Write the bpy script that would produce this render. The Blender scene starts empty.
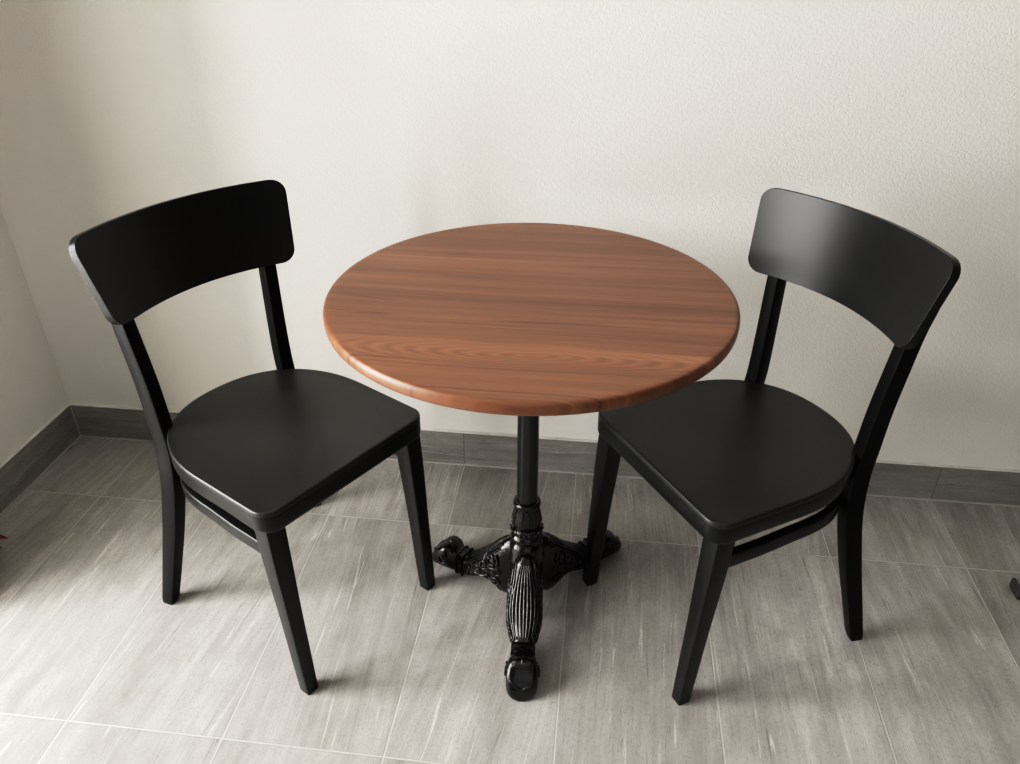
import bpy, bmesh, math, random
from mathutils import Vector, Matrix, Euler
random.seed(7)
S = bpy.context.scene
COL = S.collection
PI = math.pi

# ------------------------------------------------------------------ helpers
def shade(me, ang=38):
    for p in me.polygons:
        p.use_smooth = True
    if ang:
        me.set_sharp_from_angle(angle=math.radians(ang))

def obj(name, bm, mat, parent=None, ang=38):
    bmesh.ops.recalc_face_normals(bm, faces=bm.faces)
    me = bpy.data.meshes.new(name)
    bm.to_mesh(me); bm.free()
    shade(me, ang)
    me.materials.append(mat)
    o = bpy.data.objects.new(name, me)
    COL.objects.link(o)
    if parent: o.parent = parent
    return o

def thing(name, label, cat, loc=(0, 0, 0), rz=0.0, group=None):
    o = bpy.data.objects.new(name, None)
    o.empty_display_size = .1
    COL.objects.link(o)
    o.location = loc; o.rotation_euler = (0, 0, rz)
    o['label'] = label; o['category'] = cat
    if group: o['group'] = group
    return o

def struct(name, bm, mat, label, cat, ang=38):
    o = obj(name, bm, mat, None, ang)
    o['kind'] = 'structure'; o['label'] = label; o['category'] = cat
    return o

def add_box(bm, lo, hi):
    x0, y0, z0 = lo; x1, y1, z1 = hi
    v = [bm.verts.new(c) for c in ((x0,y0,z0),(x1,y0,z0),(x1,y1,z0),(x0,y1,z0),(x0,y0,z1),(x1,y0,z1),(x1,y1,z1),(x0,y1,z1))]
    for f in ((0,3,2,1),(4,5,6,7),(0,1,5,4),(1,2,6,5),(2,3,7,6),(3,0,4,7)):
        bm.faces.new([v[i] for i in f])

def loft(bm, rings, closed=True, cap0=True, cap1=True, loop=False):
    R = [[bm.verts.new(p) for p in r] for r in rings]
    n = len(R[0])
    m = len(R)
    for i in range(m if loop else m-1):
        A, B = R[i], R[(i+1) % m]
        for k in range(n if closed else n-1):
            bm.faces.new((A[k], A[(k+1) % n], B[(k+1) % n], B[k]))
    if not loop:
        if cap0: bm.faces.new(R[0][::-1])
        if cap1: bm.faces.new(R[-1])
    return R

def lathe(bm, prof, n=48, c=(0, 0)):
    rings = []
    for r, z in prof:
        rings.append([(c[0]+r*math.cos(2*PI*k/n), c[1]+r*math.sin(2*PI*k/n), z) for k in range(n)])
    loft(bm, rings)

def tube(bm, pts, rad, n=8):
    pts = [Vector(p) for p in pts]
    rings = []
    up = Vector((0, 0, 1)); side = None
    for i, p in enumerate(pts):
        t = (pts[min(i+1, len(pts)-1)] - pts[max(i-1, 0)]).normalized()
        if side is None:
            side = t.cross(up)
            if side.length < .1: side = t.cross(Vector((1, 0, 0)))
        side = (side - t*side.dot(t)).normalized()
        nn = t.cross(side).normalized()
        r = rad(i/(len(pts)-1)) if callable(rad) else rad
        rings.append([p + side*(r*math.cos(2*PI*k/n)) + nn*(r*math.sin(2*PI*k/n)) for k in range(n)])
    loft(bm, rings)

def interp(tab, x):
    """smooth interpolation of a table [(x, a, b, ...)]"""
    if x <= tab[0][0]: return list(tab[0][1:])
    if x >= tab[-1][0]: return list(tab[-1][1:])
    for i in range(len(tab)-1):
        if tab[i][0] <= x <= tab[i+1][0]:
            p0 = tab[max(i-1, 0)]; p1 = tab[i]; p2 = tab[i+1]; p3 = tab[min(i+2, len(tab)-1)]
            h = p2[0]-p1[0]; t = (x-p1[0])/h
            out = []
            for k in range(1, len(p1)):
                m1 = (p2[k]-p0[k])/max(p2[0]-p0[0], 1e-9)*h
                m2 = (p3[k]-p1[k])/max(p3[0]-p1[0], 1e-9)*h
                out.append((2*t**3-3*t**2+1)*p1[k]+(t**3-2*t**2+t)*m1+(-2*t**3+3*t**2)*p2[k]+(t**3-t**2)*m2)
            return out

def rrect(cx, cy, z, hx, hy, r=.003, seg=3):
    out = []
    for sx, sy, a0 in ((1, 1, 0), (-1, 1, PI/2), (-1, -1, PI), (1, -1, 3*PI/2)):
        for k in range(seg+1):
            a = a0 + PI/2*k/seg
            out.append((cx+sx*(hx-r)+r*math.cos(a), cy+sy*(hy-r)+r*math.sin(a), z))
    return out

# ------------------------------------------------------------------ materials
class NT:
    def __init__(s, name):
        s.m = bpy.data.materials.new(name); s.m.use_nodes = True
        s.t = s.m.node_tree; s.b = s.t.nodes['Principled BSDF']
    def n(s, typ, **kw):
        nd = s.t.nodes.new(typ)
        for k, v in kw.items(): setattr(nd, k, v)
        return nd
    def link(s, a, b): s.t.links.new(a, b)
    def _in(s, sock, v):
        if hasattr(v, 'node'): s.link(v, sock)
        else: sock.default_value = v
    def math(s, op, a, b=0.0, c=0.0, clamp=False):
        nd = s.n('ShaderNodeMath', operation=op, use_clamp=clamp)
        s._in(nd.inputs[0], a); s._in(nd.inputs[1], b); s._in(nd.inputs[2], c)
        return nd.outputs[0]
    def xyz(s, x, y, z):
        nd = s.n('ShaderNodeCombineXYZ')
        for i, v in enumerate((x, y, z)): s._in(nd.inputs[i], v)
        return nd.outputs[0]
    def noise(s, vec, scale=1, detail=4, rough=.5, dist=0.0):
        nd = s.n('ShaderNodeTexNoise')
        s._in(nd.inputs['Vector'], vec)
        nd.inputs['Scale'].default_value = scale; nd.inputs['Detail'].default_value = detail
        nd.inputs['Roughness'].default_value = rough; nd.inputs['Distortion'].default_value = dist
        return nd.outputs['Fac']
    def ramp(s, f, stops, interp='LINEAR'):
        nd = s.n('ShaderNodeValToRGB'); s.link(f, nd.inputs[0])
        cr = nd.color_ramp; cr.interpolation = interp
        while len(cr.elements) < len(stops): cr.elements.new(.5)
        for e, (p, c) in zip(cr.elements, stops):
            e.position = p; e.color = (*c, 1) if len(c) == 3 else c
        return nd.outputs['Color']
    def mix(s, f, a, b, mode='MIX'):
        nd = s.n('ShaderNodeMix', data_type='RGBA', blend_type=mode)
        s._in(nd.inputs[0], f); s._in(nd.inputs[6], a if hasattr(a, 'node') else (*a, 1)); s._in(nd.inputs[7], b if hasattr(b, 'node') else (*b, 1))
        return nd.outputs[2]
    def smooth(s, v, lo, hi):
        nd = s.n('ShaderNodeMapRange', interpolation_type='SMOOTHSTEP')
        s._in(nd.inputs[0], v)
        nd.inputs[1].default_value = lo; nd.inputs[2].default_value = hi
        return nd.outputs[0]
    def bump(s, h, strength, dist):
        nd = s.n('ShaderNodeBump'); s.link(h, nd.inputs['Height'])
        nd.inputs['Strength'].default_value = strength; nd.inputs['Distance'].default_value = dist
        s.link(nd.outputs[0], s.b.inputs['Normal'])
        return nd
    def co(s):
        tc = s.n('ShaderNodeTexCoord'); sp = s.n('ShaderNodeSeparateXYZ')
        s.link(tc.outputs['Object'], sp.inputs[0])
        return tc.outputs['Object'], sp.outputs[0], sp.outputs[1], sp.outputs[2]
    def set(s, **kw):
        for k, v in kw.items():
            s._in(s.b.inputs[k.replace('_', ' ')], v)

def tile_mat(name, wx, wy, ox, oy, ax_u, ax_v, dark=1.0, grout=(.46, .445, .415), gw=.0016, edge_v=None, skew=.10):
    """stoneware with light streaks running along v; tile wx by wy in (u, v)"""
    T = NT(name); P, x, y, z = T.co(); A = {'x': x, 'y': y, 'z': z}
    u = A[ax_u]; v = A[ax_v]
    us = T.math('DIVIDE', T.math('SUBTRACT', u, ox), wx); vs = T.math('DIVIDE', T.math('SUBTRACT', v, oy), wy)
    iu = T.math('FLOOR', us); iv = T.math('FLOOR', vs)
    def edge(s_, w):   # distance to nearest joint in metres
        fr = T.math('FRACT', s_)
        return T.math('MULTIPLY', T.math('MINIMUM', fr, T.math('SUBTRACT', 1.0, fr)), w)
    d = T.math('MINIMUM', edge(us, wx), edge(vs, wy))
    gm = T.math('SUBTRACT', 1.0, T.smooth(d, gw*.55, gw*1.25))
    dk = T.math('SUBTRACT', 1.0, T.smooth(d, gw*1.2, gw*2.4))
    wn = T.n('ShaderNodeTexWhiteNoise', noise_dimensions='2D'); T.link(T.xyz(iu, iv, 0.0), wn.inputs['Vector'])
    rnd = wn.outputs['Value']; rcol = T.n('ShaderNodeSeparateColor'); T.link(wn.outputs['Color'], rcol.inputs[0])
    r2 = rcol.outputs[1]
    sk = T.math('MULTIPLY', T.math('SUBTRACT', r2, .75), skew*2.4)
    u2 = T.math('ADD', u, T.math('MULTIPLY', v, sk))
    off = T.math('MULTIPLY', rnd, 37.0)
    warp = T.math('MULTIPLY', T.math('SUBTRACT', T.noise(T.xyz(T.math('MULTIPLY', u, 4.0), T.math('MULTIPLY', v, .9), off), 1, 2), .5), .022)
    uw = T.math('ADD', u2, warp)
    def st(su, sv, detail=5, rough=.55, o=0.0):
        return T.noise(T.xyz(T.math('MULTIPLY', uw, su), T.math('MULTIPLY', v, sv), T.math('ADD', off, o)), 1, detail, rough)
    broad = st(11, .8, 4, .5)
    mid = st(46, 1.5, 6, .62, 3.0)
    fine = st(240, 6.0, 4, .65, 7.0)
    grain = T.noise(T.xyz(u, T.math('MULTIPLY', v, .55), off), 300, 4, .7)
    mott = T.noise(T.xyz(uw, T.math('MULTIPLY', v, .45), off), 26, 5, .62, .4)
    f = T.math('ADD', T.math('MULTIPLY', broad, .30), T.math('ADD', T.math('MULTIPLY', mid, .26), T.math('ADD', T.math('MULTIPLY', fine, .16), T.math('MULTIPLY', mott, .28))))
    k = dark
    col = T.ramp(f, [(.33, (.175*k, .167*k, .155*k)), (.45, (.280*k, .269*k, .252*k)), (.55, (.358*k, .346*k, .327*k)), (.66, (.485*k, .470*k, .446*k))])
    vein = T.math('MULTIPLY', T.math('SUBTRACT', 1.0, T.smooth(T.math('ABSOLUTE', T.math('SUBTRACT', st(17, .55, 3, .5, 11.0), .53)), .001, .010)), T.smooth(st(80, 7.0, 4, .6, 15.0), .47, .62))
    col = T.mix(T.math('MULTIPLY', vein, .72), col, (.60*k, .585*k, .555*k))
    scr = T.math('MULTIPLY', T.math('SUBTRACT', 1.0, T.smooth(T.math('ABSOLUTE', T.math('SUBTRACT', st(30, .7, 4, .55, 21.0), .47)), .001, .008)), T.smooth(st(110, 7.0, 4, .6, 25.0), .48, .62))
    col = T.mix(T.math('MULTIPLY', scr, .75), col, (.13*k, .122*k, .115*k))
    col = T.mix(T.math('MULTIPLY', T.smooth(grain, .50, .66), .42), col, (.16*k, .15*k, .14*k))
    br = T.math('ADD', .92, T.math('MULTIPLY', rnd, .16))
    col = T.mix(1.0, col, T.xyz(br, br, br), 'MULTIPLY')
    col = T.mix(T.math('MULTIPLY', dk, .22), col, (.12, .11, .10))
    col = T.mix(gm, col, grout)
    T.set(Base_Color=col, Roughness=.42, Specular_IOR_Level=.35)
    h = T.math('ADD', T.math('MULTIPLY', T.math('SUBTRACT', 1.0, gm), 1.0), T.math('ADD', T.math('MULTIPLY', mid, .25), T.math('MULTIPLY', fine, .35)))
    T.bump(h, .35, .0012)
    return T.m

D0 = .2418
M_FLOOR = tile_mat('stoneware_floor_tiles', .30, .6118, 0.0, -D0, 'x', 'y')
M_BASE_B = tile_mat('stoneware_skirting_back', .9, .60, .4, 0.0, 'z', 'x', dark=.72, gw=.0011, grout=(.14, .13, .12), skew=.02)
M_BASE_L = tile_mat('stoneware_skirting_left', .9, .60, .4, .012, 'z', 'y', dark=.72, gw=.0011, grout=(.14, .13, .12), skew=.02)

def plaster_mat():
    T = NT('white_textured_plaster'); P, x, y, z = T.co()
    n1 = T.noise(P, 210, 3, .55); n2 = T.noise(P, 520, 2, .5); n3 = T.noise(P, 2.2, 3, .5)
    vo = T.n('ShaderNodeTexVoronoi', feature='SMOOTH_F1'); T.link(P, vo.inputs['Vector']); vo.inputs['Scale'].default_value = 330
    h = T.math('ADD', T.math('MULTIPLY', T.smooth(n1, .38, .66), 1.0), T.math('ADD', T.math('MULTIPLY', n2, .35), T.math('MULTIPLY', vo.outputs['Distance'], -.5)))
    col = T.ramp(n3, [(.3, (.735, .715, .672)), (.7, (.765, .745, .700))])
    T.set(Base_Color=col, Roughness=.9, Specular_IOR_Level=.15)
    T.bump(h, .42, .0013)
    return T.m
M_WALL = plaster_mat()

def simple(name, col, rough, spec=.5, metal=0.0, bump=None):
    T = NT(name)
    P, x, y, z = T.co()
    n = T.noise(P, 30, 3, .5)
    a = T.ramp(n, [(.3, tuple(c*.93 for c in col)), (.7, tuple(min(1, c*1.07) for c in col))])
    T.set(Base_Color=a, Roughness=rough, Specular_IOR_Level=spec, Metallic=metal)
    if bump:
        T.bump(T.noise(P, bump[0], 3, .55), bump[1], bump[2])
    return T.m

M_BLACK = simple('black_lacquered_beech', (.0060, .0067, .0067), .31, .26, bump=(260, .05, .0004))
M_LEGBLK = simple('black_lacquered_legs', (.0040, .0045, .0045), .40, .09, bump=(260, .05, .0004))
M_SEATBLK = simple('black_lacquered_seat', (.0105, .0116, .0110), .36, .45, bump=(300, .06, .0004))
M_IRON = simple('black_painted_cast_iron', (.0030, .0036, .0035), .17, .5, bump=(130, .30, .0025))
M_POLE = simple('black_painted_pole', (.0050, .0060, .0058), .27, .45, bump=(200, .08, .0008))
M_CAULK = simple('white_caulk', (.66, .64, .60), .7, .2)
M_GROUT = simple('light_grey_grout', (.42, .40, .37), .8, .2)
M_PVC = simple('white_window_frame', (.75, .74, .72), .4, .4)
M_CEIL = simple('white_ceiling_paint', (.76, .74, .71), .9, .1)
M_STEEL = simple('dark_grey_metal', (.20, .20, .19), .45, .4)
M_RUB = simple('black_rubber', (.05, .05, .05), .6, .3)
M_POT = simple('brown_clay', (.16, .07, .04), .7, .3)
M_RED = simple('dark_red_leaf', (.12, .002, .008), .5, .4)
M_SOIL = simple('dark_soil', (.02, .014, .010), .95, .1)

def wood_mat():
    T = NT('reddish_brown_wood'); P, x, y, z = T.co()
    def nz(sx, sy, d, r, o): return T.noise(T.xyz(T.math('MULTIPLY', x, sx), T.math('MULTIPLY', yw, sy), o), 1, d, r)
    warp = T.math('MULTIPLY', T.math('SUBTRACT', T.noise(T.xyz(T.math('MULTIPLY', x, 2.3), T.math('MULTIPLY', y, 5.0), 4.0), 1, 2, .5), .5), .035)
    yw = T.math('ADD', y, warp)
    broad = nz(.5, 12, 3, .5, 1.0)
    mid = nz(.8, 60, 5, .62, 5.0)
    fine = nz(2.6, 270, 4, .65, 9.0)
    pore = nz(26, 620, 2, .6, 13.0)
    f = T.math('ADD', T.math('MULTIPLY', broad, .40), T.math('ADD', T.math('MULTIPLY', mid, .38), T.math('MULTIPLY', fine, .22)))
    col = T.ramp(f, [(.34, (.070, .028, .015)), (.45, (.130, .052, .026)), (.54, (.178, .074, .037)), (.66, (.285, .130, .066))])
    line = T.math('SUBTRACT', 1.0, T.smooth(T.math('ABSOLUTE', T.math('SUBTRACT', nz(.45, 26, 3, .5, 17.0), .45)), .002, .014))
    col = T.mix(T.math('MULTIPLY', line, .65), col, (.065, .026, .018))
    col = T.mix(T.math('MULTIPLY', T.smooth(pore, .58, .72), .35), col, (.075, .028, .018))
    # cathedral figure near the front edge
    wv = T.n('ShaderNodeTexWave', wave_type='RINGS', rings_direction='SPHERICAL')
    T.link(T.xyz(T.math('MULTIPLY', T.math('SUBTRACT', x, .02), .16), T.math('ADD', yw, .215), 0.0), wv.inputs['Vector'])
    wv.inputs['Scale'].default_value = 55; wv.inputs['Distortion'].default_value = 2.0; wv.inputs['Detail'].default_value = 3; wv.inputs['Detail Scale'].default_value = 2.0
    msk = T.math('SUBTRACT', 1.0, T.smooth(T.math('ABSOLUTE', T.math('ADD', yw, .215)), .015, .045))
    col = T.mix(T.math('MULTIPLY', T.math('MULTIPLY', wv.outputs['Fac'], msk), .30), col, (.36, .15, .075))
    T.set(Base_Color=col, Roughness=T.math('ADD', .30, T.math('MULTIPLY', mid, .14)), Specular_IOR_Level=.42)
    T.bump(T.math('ADD', mid, T.math('MULTIPLY', fine, .8)), .06, .0006)
    return T.m
M_WOOD = wood_mat()

# ------------------------------------------------------------------ the room
XL = -.5055; YB = 0.0; BT = .008; BH = .1046
XR = 3.6; YF = -3.8; ZC = 2.45
bm = bmesh.new(); add_box(bm, (XL-.8, YF, -.12), (XR, .25, 0.0))
struct('floor', bm, M_FLOOR, 'grey streaked stoneware tile floor with pale grout', 'floor')
bm = bmesh.new(); add_box(bm, (XL-.80, BT, 0), (XR, .25, ZC))
struct('wall_back', bm, M_WALL, 'white rough plaster wall behind the table and chairs', 'wall')
JY = -.70; WY = -1.85; WT = .50; SILL = .05; HEAD = 2.05
bm = bmesh.new()
add_box(bm, (XL-BT-WT, JY, 0), (XL-BT, BT, ZC))
add_box(bm, (XL-BT-WT, YF, 0), (XL-BT, WY, ZC))
add_box(bm, (XL-BT-WT, WY, HEAD), (XL-BT, JY, ZC))
add_box(bm, (XL-BT-WT, WY, 0), (XL-BT, JY, SILL))
struct('wall_left', bm, M_WALL, 'white plaster wall in shade at the left of the corner', 'wall')
bm = bmesh.new(); add_box(bm, (XL-.80, YF, ZC), (XR, .25, ZC+.1))
struct('ceiling', bm, M_CEIL, 'plain white ceiling over the seating corner', 'ceiling')
# window frame in the opening of the left wall (beside the camera)
bm = bmesh.new()
fx0, fx1 = XL-BT-WT+.02, XL-BT-WT+.08
add_box(bm, (fx0, WY, SILL), (fx1, JY, SILL+.07)); add_box(bm, (fx0, WY, HEAD-.07), (fx1, JY, HEAD))
add_box(bm, (fx0, WY, SILL+.07), (fx1, WY+.07, HEAD-.07)); add_box(bm, (fx0, JY-.07, SILL+.07), (fx1, JY, HEAD-.07))
ym = (WY+JY)/2
add_box(bm, (fx0, ym-.05, SILL+.07), (fx1, ym+.05, HEAD-.07))
struct('window_1', bm, M_PVC, 'white framed tall window in the left wall', 'window')

def pleats(y0, x0, x1, z0, z1, waves, amp):
    bm = bmesh.new(); n = 96; rows = []
    for off in (-.0012, .0012):
        for z in (z0, z0+.4*(z1-z0), z1):
            rows.append([(x0+(x1-x0)*k/n, y0+off+amp*math.sin(2*PI*waves*k/n), z) for k in range(n+1)])
    a, b = rows[:3], rows[3:]
    for r0, r1, r2 in (a, b):
        loft(bm, [r0, r1, r2], closed=False, cap0=False, cap1=False)
    loft(bm, [a[0], b[0]], closed=False, cap0=False, cap1=False); loft(bm, [a[2], b[2]], closed=False, cap0=False, cap1=False)
    bmesh.ops.remove_doubles(bm, verts=bm.verts, dist=1e-6)
    return bm
M_CLOTH = simple('grey_beige_light_block_cloth', (.30, .28, .25), .95, .1)
blocker = thing('light_block_curtain', 'added unseen grey beige pleated cloth that blocks window light from the corner', 'light_block_curtain', (XL-BT+.004, -.640, 0))  # out-of-view cloth added to keep window light off the room corner
obj('cloth', pleats(0, .004, .150, .012, 2.25, 5, .014), M_CLOTH, blocker, 60)
bm = bmesh.new(); tube(bm, [(.0, 0, 2.262), (.16, 0, 2.262)], .010, 16)
obj('rod', bm, M_PVC, blocker)

def baseboard(name, lo, hi, mat, label):
    bm = bmesh.new(); add_box(bm, lo, hi)
    o = struct(name, bm, mat, label, 'baseboard', 0)
    for p in o.data.polygons: p.use_smooth = False
    return o
baseboard('baseboard_back', (XL, YB, 0), (XR, BT, BH), M_BASE_B, 'dark grey tile skirting along the back wall')
baseboard('baseboard_left', (XL-BT, JY+.09, 0), (XL, BT, BH), M_BASE_L, 'dark grey tile skirting along the left wall')
bm = bmesh.new()
add_box(bm, (XL, -.0005, BH-.0005), (XR, BT, BH+.0022)); add_box(bm, (XL-BT, JY+.09, BH-.0005), (XL+.0005, BT, BH+.0022))
struct('trim_1', bm, M_CAULK, 'thin white caulk line on top of the skirting', 'trim')
bm = bmesh.new()
add_box(bm, (XL, -.0030, 0), (XR, 0, .0030)); add_box(bm, (XL, JY, 0), (XL+.0030, 0, .0030)); add_box(bm, (XL, -.0022, 0), (XL+.0022, 0, BH))
struct('trim_2', bm, M_GROUT, 'pale grout line where skirting meets floor', 'trim')

# ------------------------------------------------------------------ chair (local: +y forward, +x right)
ZS = .449
def seat_outline(off=0.0, n=36, hw=.195, hwf=.193, yf=.170, yb=-.237, yc=-.015, r=.034, ex=2.25):
    """counter-clockwise outline starting at right middle, going to the front"""
    hw -= off; hwf -= off; yf -= off; yb += off; r = max(.008, r-off)
    pts = []
    # right side up to the front corner
    m = 10
    for k in range(m): 
        t = k/m; y = yc+(yf-r-yc)*t
        pts.append((hw+(hwf-hw)*t, y))
    for k in range(9):
        a = PI/2*k/8
        pts.append((hwf-r+r*math.cos(a), yf-r+r*math.sin(a)))
    m2 = 14
    for k in range(1, m2):
        x = (hwf-r)*(1-2*k/m2)
        pts.append((x, yf))
    for k in range(9):
        a = PI/2+PI/2*k/8
        pts.append((-(hwf-r)+r*math.cos(a), yf-r+r*math.sin(a)))
    for k in range(1, m+1):
        t = 1-k/m; y = yc+(yf-r-yc)*t
        pts.append((-(hw+(hwf-hw)*t), y))
    for k in range(1, n):
        a = PI+PI*k/n
        c, s_ = math.cos(a), math.sin(a)
        pts.append((math.copysign(abs(c)**(2/ex), c)*hw, yc-abs(s_)**(2/ex)*(yc-yb)))
    return pts

def dish(x, y):
    return -.0095*math.exp(-((x/.125)**2+((y+.03)/.115)**2))

def seat_bm():
    bm = bmesh.new()
    rings = []
    cy = -.03
    o0 = seat_outline(.007)
    for sc in (.04, .12, .2, .3, .4, .5, .6, .7, .8, .9, 1.0):
        rings.append([(x*sc, cy+(y-cy)*sc, ZS+dish(x*sc, cy+(y-cy)*sc)) for x, y in o0])
    for off, dz in ((.0028, -.0002), (.0014, -.0007), (.0005, -.0016), (.0, -.0028), (.0, -.0100), (.0006, -.0105)):
        rings.append([(x, y, ZS+dz) for x, y in seat_outline(off)])
    rings.append([(x*.5, cy+(y-cy)*.5, ZS-.013) for x, y in seat_outline(.002)])
    loft(bm, rings)
    return bm

def apron_bm():
    bm = bmesh.new(); rings = []
    for off, dz in ((.03, -.0125), (.0012, -.0109), (.0004, -.0112), (.0002, -.0125), (.0002, -.038), (.0014, -.0425), (.004, -.0455), (.008, -.047), (.024, -.047), (.028, -.043)):
        rings.append([(x, y, ZS+dz) for x, y in seat_outline(off)])
    loft(bm, rings, loop=True)
    return bm

def front_leg_bm(s):
    bm = bmesh.new(); rings = []
    tab = [(0.0, .1680, .1620, .0110, .0115), (.004, .1680, .1620, .0125, .0130), (.20, .1675, .1500, .0152, .0160), (.33, .1668, .1415, .0178, .0186), (.425, .1650, .1350, .0190, .0195)]
    zs = [0, .0015, .004] + [.03+.395*k/14 for k in range(15)]
    for z in zs:
        cx, cy, hx, hy = interp(tab, z) if z > .004 else tab[0][1:] if z == 0 else tab[1][1:]
        rings.append(rrect(s*cx, cy, z, hx, hy, .0028))
    loft(bm, rings); return bm

def rear_leg_bm(s):
    bm = bmesh.new(); rings = []
    tab = [(0, .2030, -.2510, .0122, .0142, 16), (.10, .1885, -.2290, .0132, .0162, 15), (.22, .1720, -.2030, .0142, .0180, 14), (.33, .1572, -.1865, .0148, .0184, 13), (.405, .1470, -.1915, .0144, .0184, 13),
           (.46, .1452, -.1985, .0140, .0178, 12), (.54, .1465, -.2030, .0134, .0172, 12), (.64, .1520, -.2100, .0131, .0164, 12), (.70, .1560, -.2150, .0130, .0157, 13), (.745, .1610, -.2205, .0138, .0148, 15), (.762, .1625, -.2220, .0130, .0122, 15), (.770, .1630, -.2210, .0105, .0080, 15)]
    N = 60
    for k in range(N+1):
        z = .770*k/N
        cx, cy, hx, hy, ph = interp(tab, z)
        if k == 0: hx -= .0015; hy -= .0015
        ph = math.radians(ph); c, n_ = math.cos(ph), math.sin(ph)
        rings.append([(s*(cx+c*a-n_*b), cy+n_*a+c*b, z) for a, b, _ in rrect(0, 0, z, hx, hy, .0030)])
    loft(bm, rings); return bm

def backrest_bm():
    bm = bmesh.new()
    ZB, ZT = .684, .840
    hb, ht = .186, .2095
    yb, yt = -.1575, -.1890
    sag = .050; th = .0145; rc = .026
    def pos(s_, v):
        hw = hb+(ht-hb)*v
        x = s_*hw
        y = yb+(yt-yb)*v - sag*(1-s_*s_)
        z = ZB+(ZT-ZB)*v + .004*(1-s_*s_)*0
        return Vector((x, y, z))
    H = ZT-ZB
    cols = []
    n = 44
    for k in range(n+1):
        t = -1+2*k/n
        cols.append(math.copysign(1-(1-abs(t))**1.25, t))
    extra = []
    for k in range(7):
        a = PI/2*k/6
        extra.append(1-(rc/.2)*(1-math.sin(a)))
    cols = sorted(set([round(c, 5) for c in cols if abs(c) < extra[0]-.004] + [round(e, 5) for e in extra] + [round(-e, 5) for e in extra]))
    F, Bk = [], []
    rows = 12
    for c in cols:
        d = max(0.0, (abs(c)-(1-rc/.2))/(rc/.2))       # 0..1 into the corner
        cut = (1-math.sqrt(max(0, 1-d*d)))*rc/H
        fcol, bcol = [], []
        for r in range(rows+1):
            v = cut+(1-2*cut)*r/rows
            p = pos(c, v)
            # normal
            e = 1e-3
            du = pos(min(1, c+e), v)-pos(max(-1, c-e), v); dv = pos(c, min(1, v+e))-pos(c, max(0, v-e))
            nn = dv.cross(du).normalized()
            if nn.y < 0: nn = -nn
            fcol.append(bm.verts.new(p)); bcol.append(bm.verts.new(p-nn*th))
        F.append(fcol); Bk.append(bcol)
    m = len(cols)
    for i in range(m-1):
        for r in range(rows):
            bm.faces.new((F[i][r], F[i+1][r], F[i+1][r+1], F[i][r+1]))
            bm.faces.new((Bk[i][r], Bk[i][r+1], Bk[i+1][r+1], Bk[i+1][r]))
        bm.faces.new((F[i][0], Bk[i][0], Bk[i+1][0], F[i+1][0]))
        bm.faces.new((F[i][rows], F[i+1][rows], Bk[i+1][rows], Bk[i][rows]))
    for r in range(rows):
        bm.faces.new((F[0][r], F[0][r+1], Bk[0][r+1], Bk[0][r]))
        bm.faces.new((F[-1][r], Bk[-1][r], Bk[-1][r+1], F[-1][r+1]))
    return bm

def hoop_bm():
    """bent strip below the apron: from one front leg round the back to the other"""
    bm = bmesh.new()
    zc, hz, ht = .347, .0145, .0085
    hw, yc, yb, ex = .1715, -.02, -.197, 3.2
    pts = [(hw, .135), (hw+.001, .10), (hw+.002, .05), (hw+.001, .01)]
    n = 44
    for k in range(n+1):
        a = PI*k/n
        c, s_ = math.cos(a), math.sin(a)
        pts.append((math.copysign(abs(c)**(2/ex), c)*hw, yc-abs(s_)**(2/ex)*(yc-yb)))
    pts += [(-(hw+.001), .01), (-(hw+.002), .05), (-(hw+.001), .10), (-hw, .135)]
    rings = []
    for i, p in enumerate(pts):
        a = Vector(pts[max(i-1, 0)]); b = Vector(pts[min(i+1, len(pts)-1)])
        t = (b-a).normalized(); nn = Vector((-t.y, t.x))
        sec = rrect(0, 0, 0, ht, hz, .003)
        rings.append([(p[0]+nn.x*q[0], p[1]+nn.y*q[0], zc+q[1]) for q in sec])
    loft(bm, rings)
    return bm

def make_chair(label, loc, rz):
    t = thing('dining_chair', label, 'chair', loc, rz, 'black wooden dining chairs')
    obj('seat', seat_bm(), M_SEATBLK, t, 50)
    obj('apron', apron_bm(), M_BLACK, t, 50)
    b = obj('backrest', backrest_bm(), M_BLACK, t, 60)
    md = b.modifiers.new('edge', 'BEVEL'); md.width = .0042; md.segments = 3; md.limit_method = 'ANGLE'; md.angle_limit = math.radians(50)
    for p in b.data.polygons: p.use_smooth = True
    obj('stretcher', hoop_bm(), M_BLACK, t, 40)
    for s in (-1, 1):
        obj('leg', front_leg_bm(s), M_BLACK, t, 40)
    for s in (-1, 1):
        obj('leg', rear_leg_bm(s), M_LEGBLK, t, 40)
    return t

chair = make_chair('black wooden dining chair on the left side of the round table, nearer the room corner', (.3673, -.5046, 0), math.radians(-120.52))
def dup(root, loc, rz, label):
    r = root.copy(); COL.objects.link(r); r.location = loc; r.rotation_euler = (0, 0, rz); r['label'] = label
    for ch in list(root.children):
        c = ch.copy(); COL.objects.link(c); c.parent = r
    return r
dup(chair, (1.1758, -.4400, 0), math.radians(122.76), 'black wooden dining chair right of the round table, front corner under the tabletop')

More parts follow.
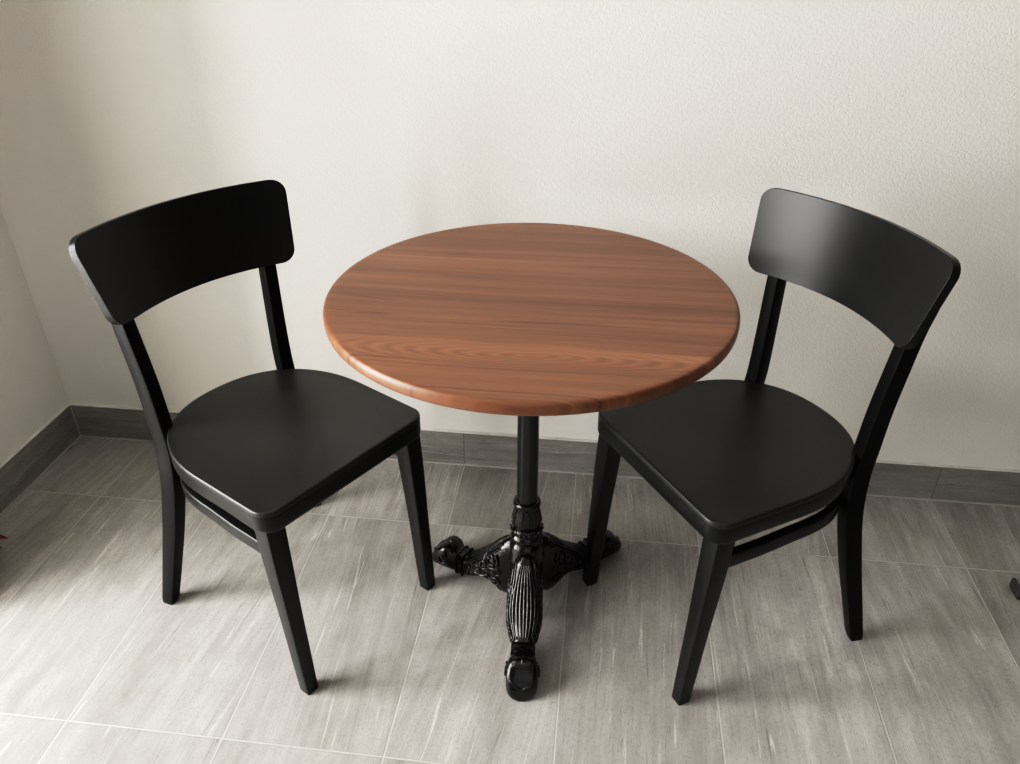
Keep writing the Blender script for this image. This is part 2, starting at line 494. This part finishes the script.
# ------------------------------------------------------------------ table
TX, TY, TZ, TR = .8126, -.4635, .7346, .3425
table = thing('round_table', 'round bistro table with reddish brown wooden top on black cast iron tripod base', 'table', (TX, TY, 0))
bm = bmesh.new()
th = .0228
prof = [(.001, TZ), (.10, TZ), (.22, TZ), (TR-.012, TZ), (TR-.0055, TZ-.0001), (TR-.0038, TZ-.0006), (TR-.0022, TZ-.0018), (TR-.0010, TZ-.0036), (TR-.0003, TZ-.0062), (TR, TZ-.0100), (TR-.0002, TZ-.0160),
        (TR-.0010, TZ-.0195), (TR-.0028, TZ-.0218), (TR-.006, TZ-th), (TR-.011, TZ-th), (.2, TZ-th), (.001, TZ-th)]
lathe(bm, prof, 160)
obj('tabletop', bm, M_WOOD, table, 45)
bm = bmesh.new()
lathe(bm, [(.10, TZ-th), (.10, TZ-th-.005), (.045, TZ-th-.007), (.032, TZ-th-.020), (.024, TZ-th-.024), (.001, TZ-th-.024)], 40)
obj('mounting_plate', bm, M_POLE, table)
bm = bmesh.new()
rings = []
for z, r in ((.265, .0212), (.30, .0208), (.50, .0202), (.71, .0196)):
    ring = []
    for k in range(8):
        a0 = 2*PI*k/8 + PI/8 - .10
        for da in (-.10, .10):
            a = a0+da
            ring.append((r*math.cos(a), r*math.sin(a), z))
    rings.append(ring)
loft(bm, rings)
obj('pole', bm, M_POLE, table, 12)
bm = bmesh.new()
prof = [(.001, .288), (.020, .288), (.0245, .2875), (.0275, .2835), (.0278, .279), (.0255, .2745), (.0228, .272), (.0232, .266), (.0262, .256), (.0288, .246), (.0296, .238), (.0288, .231), (.0262, .226), (.0258, .223),
        (.0302, .2205), (.0325, .2165), (.0318, .2120), (.0280, .2090), (.0272, .2060), (.0292, .2030), (.0320, .1990), (.0328, .1950), (.0310, .1905), (.0275, .1875), (.0268, .184), (.0300, .180), (.0345, .174), (.0345, .150),
        (.0375, .144), (.0375, .138), (.034, .132), (.034, .09), (.030, .06), (.024, .035), (.015, .024), (.001, .022)]
lathe(bm, prof, 48)
# leaf beading round the barrel
for k in range(14):
    a = 2*PI*k/14
    tube(bm, [((.0285)*math.cos(a), (.0285)*math.sin(a), z) if False else ((interp([(.226, .0262), (.238, .0296), (.256, .0262), (.268, .0236)], z)[0])*math.cos(a), (interp([(.226, .0262), (.238, .0296), (.256, .0262), (.268, .0236)], z)[0])*math.sin(a), z) for z in (.228, .236, .244, .252, .260, .267)], .0016, 6)
for k in range(20):
    a = 2*PI*k/20
    c = Vector((.0320*math.cos(a), .0320*math.sin(a), .2165))
    bmesh.ops.create_icosphere(bm, subdivisions=1, radius=.0034, matrix=Matrix.Translation(c))
obj('column', bm, M_IRON, table, 50)

# one cast leg, lying along local +x, built then turned
LEG = [(.020, .040, .176, .0240), (.045, .014, .170, .0300), (.060, .022, .158, .0320), (.080, .036, .138, .0325), (.100, .040, .114, .0335), (.120, .034, .094, .0330), (.140, .020, .078, .0275), (.158, .009, .066, .0215),
       (.170, .004, .058, .0215), (.178, .003, .054, .0195), (.190, .002, .053, .0195), (.200, .000, .054, .0225), (.212, .000, .063, .0275), (.226, .000, .068, .0300), (.240, .000, .063, .0310), (.254, .000, .050, .0305), (.266, .000, .034, .0270), (.274, .000, .022, .0190), (.277, .000, .014, .0090)]
def leg_section(r, n=40):
    zb, zt, hw = interp(LEG, r)
    zb = max(0.0, zb)
    zc, hz = (zb+zt)/2, (zt-zb)/2
    out = []
    for k in range(n):
        a = 2*PI*k/n
        c, s_ = math.cos(a), math.sin(a)
        e = .62
        x = math.copysign(abs(c)**e, c)*hw
        z = math.copysign(abs(s_)**e, s_)*hz
        # flared: slimmer at the crown, fuller at mid height
        if s_ > 0 and r < .165: x *= 1-.35*max(0, s_)**2
        amp = 0.0
        if .05 < r < .165 and s_ > -.1: amp = .0011
        if .20 < r < .255 and s_ > .2: amp = .0007
        out.append((r, x+amp*math.cos(10*a)*c, zc+z+amp*math.cos(14*a)))
    return out

def leg_bm():
    bm = bmesh.new()
    rs = [.020+.257*k/70 for k in range(71)]
    loft(bm, [leg_section(r) for r in rs])
    return bm

def collar_bm():
    bm = bmesh.new(); rings = []
    for r, g in ((.174, .000), (.1745, .0035), (.1775, .0042), (.1785, .0015), (.1900, .0015), (.1910, .0042), (.1945, .0035), (.1955, .0)):
        zb, zt, hw = interp(LEG, r); zb = 0.001
        rings.append([(r, p[0], p[1]) for p in [(q[0], q[1]) for q in rrect(0, (zb+zt)/2, 0, hw+g, (zt-zb)/2+(g if True else 0)*.8, .010, 4)]])
    for i, ring in enumerate(rings):
        rings[i] = [(a, b, max(.0006, c)) for a, b, c in ring]
    loft(bm, rings)
    return bm

def side_y(r, z):
    sec = leg_section(r)
    zb, zt, hw = interp(LEG, r); zc, hz = (zb+zt)/2, (zt-zb)/2
    s_ = max(-1, min(1, (z-zc)/max(hz, 1e-4)))
    q = math.copysign(abs(s_)**(1/.62), s_)
    c = math.sqrt(max(0, 1-q*q))
    x = c**.62*hw
    if q > 0 and r < .165: x *= 1-.35*q*q
    return x

def scroll_bm(side):
    bm = bmesh.new()
    # big scroll near the hub, little scroll farther out, an edge bead along the crown and the belly
    def spiral(cr, cz, R, turns, a0, rad, sgn=1):
        pts = []
        for k in range(int(turns*18)+1):
            t = k/(turns*18); a = a0+sgn*t*turns*2*PI; q = R*(1-.82*t)
            r, z = cr+q*math.cos(a), cz+q*math.sin(a)
            pts.append((r, side*(side_y(r, z)+.0010), z))
        tube(bm, pts, lambda t: rad*(1-.35*t), 7)
    spiral(.078, .108, .0245, 1.9, 2.2, .0038)
    spiral(.118, .066, .0170, 1.7, .6, .0032, -1)
    spiral(.062, .052, .0160, 1.5, -1.0, .0030)
    spiral(.150, .043, .0130, 1.4, 2.5, .0026)
    spiral(.229, .036, .0150, 1.5, 2.0, .0028)
    spiral(.098, .088, .0120, 1.5, 3.6, .0030)
    spiral(.058, .086, .0130, 1.5, 1.0, .0030, -1)
    spiral(.086, .056, .0100, 1.4, 4.4, .0026)
    spiral(.134, .052, .0085, 1.3, .4, .0024, -1)
    for off, (r0, r1), top in ((.010, (.05, .168), True), (.018, (.055, .13), True), (.006, (.055, .16), False)):
        pts = []
        for k in range(25):
            r = r0+(r1-r0)*k/24; zb, zt, hw = interp(LEG, r)
            z = zt-off if top else zb+off
            pts.append((r, side*(side_y(r, z)+.0006), z))
        tube(bm, pts, .0026, 7)
    for k in range(34):
        r = random.uniform(.06, .15); zb, zt, hw = interp(LEG, r); z = random.uniform(zb+.012, zt-.02)
        bmesh.ops.create_icosphere(bm, subdivisions=1, radius=random.uniform(.0025, .0045), matrix=Matrix.Translation((r, side*side_y(r, z), z)))
    return bm

def leaf_bm():
    """fan of ribs along the crown of the leg and a lip on the toe"""
    bm = bmesh.new()
    for k in range(-3, 4):
        pts = []
        for i in range(22):
            t = i/21; r = .058+.108*t; zb, zt, hw = interp(LEG, r)
            y = k/3*(.010+.012*math.sin(PI*t*.9))
            # crown height at this lateral offset
            zc, hz = (zb+zt)/2, (zt-zb)/2
            z = zt
            for a_ in range(30):
                q = a_/29; c = (max(0, 1-q*q))**.31*hw*(1-.35*q*q)
                if c <= abs(y): break
                z = zc+q**.62*hz
            pts.append((r, y, z+.0002))
        tube(bm, pts, lambda t: .0031*math.sin(PI*(.12+.80*t))+.0005, 7)
    for k in range(-2, 3):
        pts = []
        for i in range(12):
            t = i/11; r = .202+.036*t; zb, zt, hw = interp(LEG, r)
            y = k/2*(.008+.008*t)
            pts.append((r, y, zt-.0010-abs(k)*.0016))
        tube(bm, pts, lambda t: .0024*math.sin(PI*(.1+.85*t))+.0004, 7)
    pts = []
    for i in range(19):
        a = -PI/2+PI*i/18
        pts.append((.247+.0235*math.cos(a), .0250*math.sin(a), .026+.014*abs(math.sin(a))))
    tube(bm, pts, .0028, 7)
    return bm

protos = None
for ang, lsc in ((-86.0, .900), (47.0, 1.02), (151.5, .905)):
    if protos is None:
        l = obj('leg', leg_bm(), M_IRON, table, 60)
        kids = [obj('collar', collar_bm(), M_IRON, l, 30), obj('scroll', scroll_bm(1), M_IRON, l, 60), obj('scroll', scroll_bm(-1), M_IRON, l, 60), obj('leaf', leaf_bm(), M_IRON, l, 60)]
        protos = (l, kids)
    else:
        l = protos[0].copy(); COL.objects.link(l); l.parent = table
        for k in protos[1]:
            c = k.copy(); COL.objects.link(c); c.parent = l
    l.rotation_euler = (0, 0, math.radians(ang)); l.scale = (lsc, 1, 1)

# ------------------------------------------------------------------ things cut by the edge of the photograph
plant = thing('red_leafed_plant', 'dark red pointed leaf just showing at the left edge beside the left skirting', 'plant', (-.440, -.545, 0))
bm = bmesh.new()
lathe(bm, [(.001, 0), (.036, 0), (.039, .004), (.047, .066), (.051, .068), (.051, .078), (.046, .078), (.044, .066), (.001, .065)], 40)
obj('pot', bm, M_POT, plant)
bm = bmesh.new()
lathe(bm, [(.001, .0645), (.0435, .0645), (.0435, .068), (.020, .071), (.001, .072)], 32)
obj('soil', bm, M_SOIL, plant)
def leaf(tip, wid, root=(0, 0, .056), sag=.03):
    bm = bmesh.new(); a = Vector(root); b = Vector(tip); n = 10
    d = b-a; side = Vector((-d.y, d.x, 0)).normalized()
    rows = []
    for i in range(n+1):
        t = i/n
        p = a+d*t+Vector((0, 0, sag*4*t*(1-t)))
        w = wid*(math.sin(PI*min(1, .06+t**.8*.94))**.8) if t < 1 else .0004
        rows.append([p-side*w+Vector((0, 0, .25*w)), p+Vector((0, 0, -.0008)), p+side*w+Vector((0, 0, .25*w))])
    top = [[bm.verts.new(q+Vector((0, 0, .0006))) for q in r] for r in rows]
    bot = [[bm.verts.new(q-Vector((0, 0, .0006))) for q in r] for r in rows]
    for i in range(n):
        for k in range(2):
            bm.faces.new((top[i][k], top[i][k+1], top[i+1][k+1], top[i+1][k])); bm.faces.new((bot[i][k], bot[i+1][k], bot[i+1][k+1], bot[i][k+1]))
        bm.faces.new((top[i][0], top[i+1][0], bot[i+1][0], bot[i][0])); bm.faces.new((top[i][2], bot[i][2], bot[i+1][2], top[i+1][2]))
    bm.faces.new([top[0][k] for k in range(3)]+[bot[0][k] for k in (2, 1, 0)]); bm.faces.new([bot[n][k] for k in range(3)]+[top[n][k] for k in (2, 1, 0)])
    return bm
rl = random.Random(3)
LEAVES = [((.0605, .083, .050), .034), ((.0630, .056, .046), .030)]
for ring, (nn, R_, z_) in enumerate(((7, .095, .10), (7, .085, .14), (6, .065, .175), (4, .040, .20))):
    for k in range(nn):
        a = 2*PI*(k+.5*ring)/nn + rl.uniform(-.15, .15)
        if .1 < a % (2*PI) < 1.7: continue
        q = R_*rl.uniform(.88, 1.0)*(.62 if math.cos(a) < -.3 else 1)
        LEAVES.append(((q*math.cos(a), q*math.sin(a), z_+rl.uniform(-.012, .012)), .022))
bm = bmesh.new(); tube(bm, [(0, 0, .065), (.002, .001, .10), (0, .002, .14), (0, 0, .18)], .004, 8)
obj('stem', bm, M_POT, plant)
for tip, wid in LEAVES:
    obj('leaf', leaf(tip, wid, (0, 0, max(.076, min(.175, tip[2]+.005))), .018), M_RED, plant, 50)

stand = thing('metal_stand', 'dark grey metal stand foot just showing at the right edge of the floor', 'stand', (2.168, -.309, 0))
def bar(p, q, w, h, z0):
    bm = bmesh.new(); p = Vector(p); q = Vector(q); d = (q-p).normalized(); sd = Vector((-d.y, d.x))
    rings = []
    for t, g in ((0, .006), (.006, .0), ((q-p).length-.006, 0), ((q-p).length, .006)):
        c = p+d*t
        sec = rrect(0, 0, 0, w/2-g*.6, h/2-g*.6, .006, 4)
        rings.append([(c.x+sd.x*a, c.y+sd.y*a, z0+h/2+b) for a, b, _ in sec])
    loft(bm, rings); return bm
obj('foot', bar((-.292, .0), (.25, .0), .045, .018, .007), M_STEEL, stand)
obj('foot', bar((0, -.25), (0, .22), .045, .018, .007), M_STEEL, stand)
for p, q in (((-.296, 0), (-.288, 0)), ((.246, 0), (.254, 0)), ((0, -.254), (0, -.246)), ((0, .216), (0, .224))):
    obj('rubber_cap', bar(p, q, .046, .027, .0), M_RUB, stand)
bm = bmesh.new(); lathe(bm, [(.001, .03), (.022, .03), (.022, .70), (.018, .705), (.001, .705)], 32)
obj('post', bm, M_STEEL, stand)
bm = bmesh.new(); lathe(bm, [(.001, .70), (.09, .70), (.095, .704), (.095, .714), (.09, .718), (.001, .718)], 40)
obj('top_plate', bm, M_STEEL, stand)

# ------------------------------------------------------------------ light
def area(name, loc, rot, sx, sy, power, col):
    L = bpy.data.lights.new(name, 'AREA'); L.shape = 'RECTANGLE'; L.size = sx; L.size_y = sy; L.energy = power; L.color = col
    o = bpy.data.objects.new(name, L); COL.objects.link(o); o.location = loc; o.rotation_euler = rot
    return o
area('window_daylight', (XL-BT-WT-.06, (JY+WY)/2, (SILL+HEAD)/2), (0, math.radians(-90), 0), HEAD-SILL-.1, JY-WY-.1, 188, (1.0, .988, .965))
area('room_fill', (1.6, -3.7, 1.35), (math.radians(90), 0, 0), 2.4, 1.8, 12, (1.0, .985, .96))  # added fill light behind the camera, no window stands there
W = bpy.data.worlds.new('room_ambience'); S.world = W; W.use_nodes = True
bg = W.node_tree.nodes['Background']; bg.inputs[0].default_value = (1.0, .97, .94, 1); bg.inputs[1].default_value = .035

# ------------------------------------------------------------------ camera
cam = bpy.data.cameras.new('camera'); co = bpy.data.objects.new('camera', cam); COL.objects.link(co)
cam.sensor_width = 36; cam.lens = 781.898/1020*36; cam.clip_start = .02
co.location = (.9205, -1.6572, 1.2898)
co.rotation_euler = Euler((1.022636, -.001453, .119680), 'XYZ')
S.camera = co
S.view_settings.view_transform = 'Standard'
S.view_settings.look = 'None'
S.view_settings.exposure = 0.0
S.view_settings.use_curve_mapping = True
cm = S.view_settings.curve_mapping
cv = cm.curves[3]
cv.points[1].location = (1.0, .80)
for p in ((.055, .030), (.22, .185), (.45, .445), (.72, .665)):
    cv.points.new(*p)
cm.extend = 'EXTRAPOLATED'
cm.update()
S.cycles.use_denoising = True
S.cycles.max_bounces = 10
S.cycles.diffuse_bounces = 6
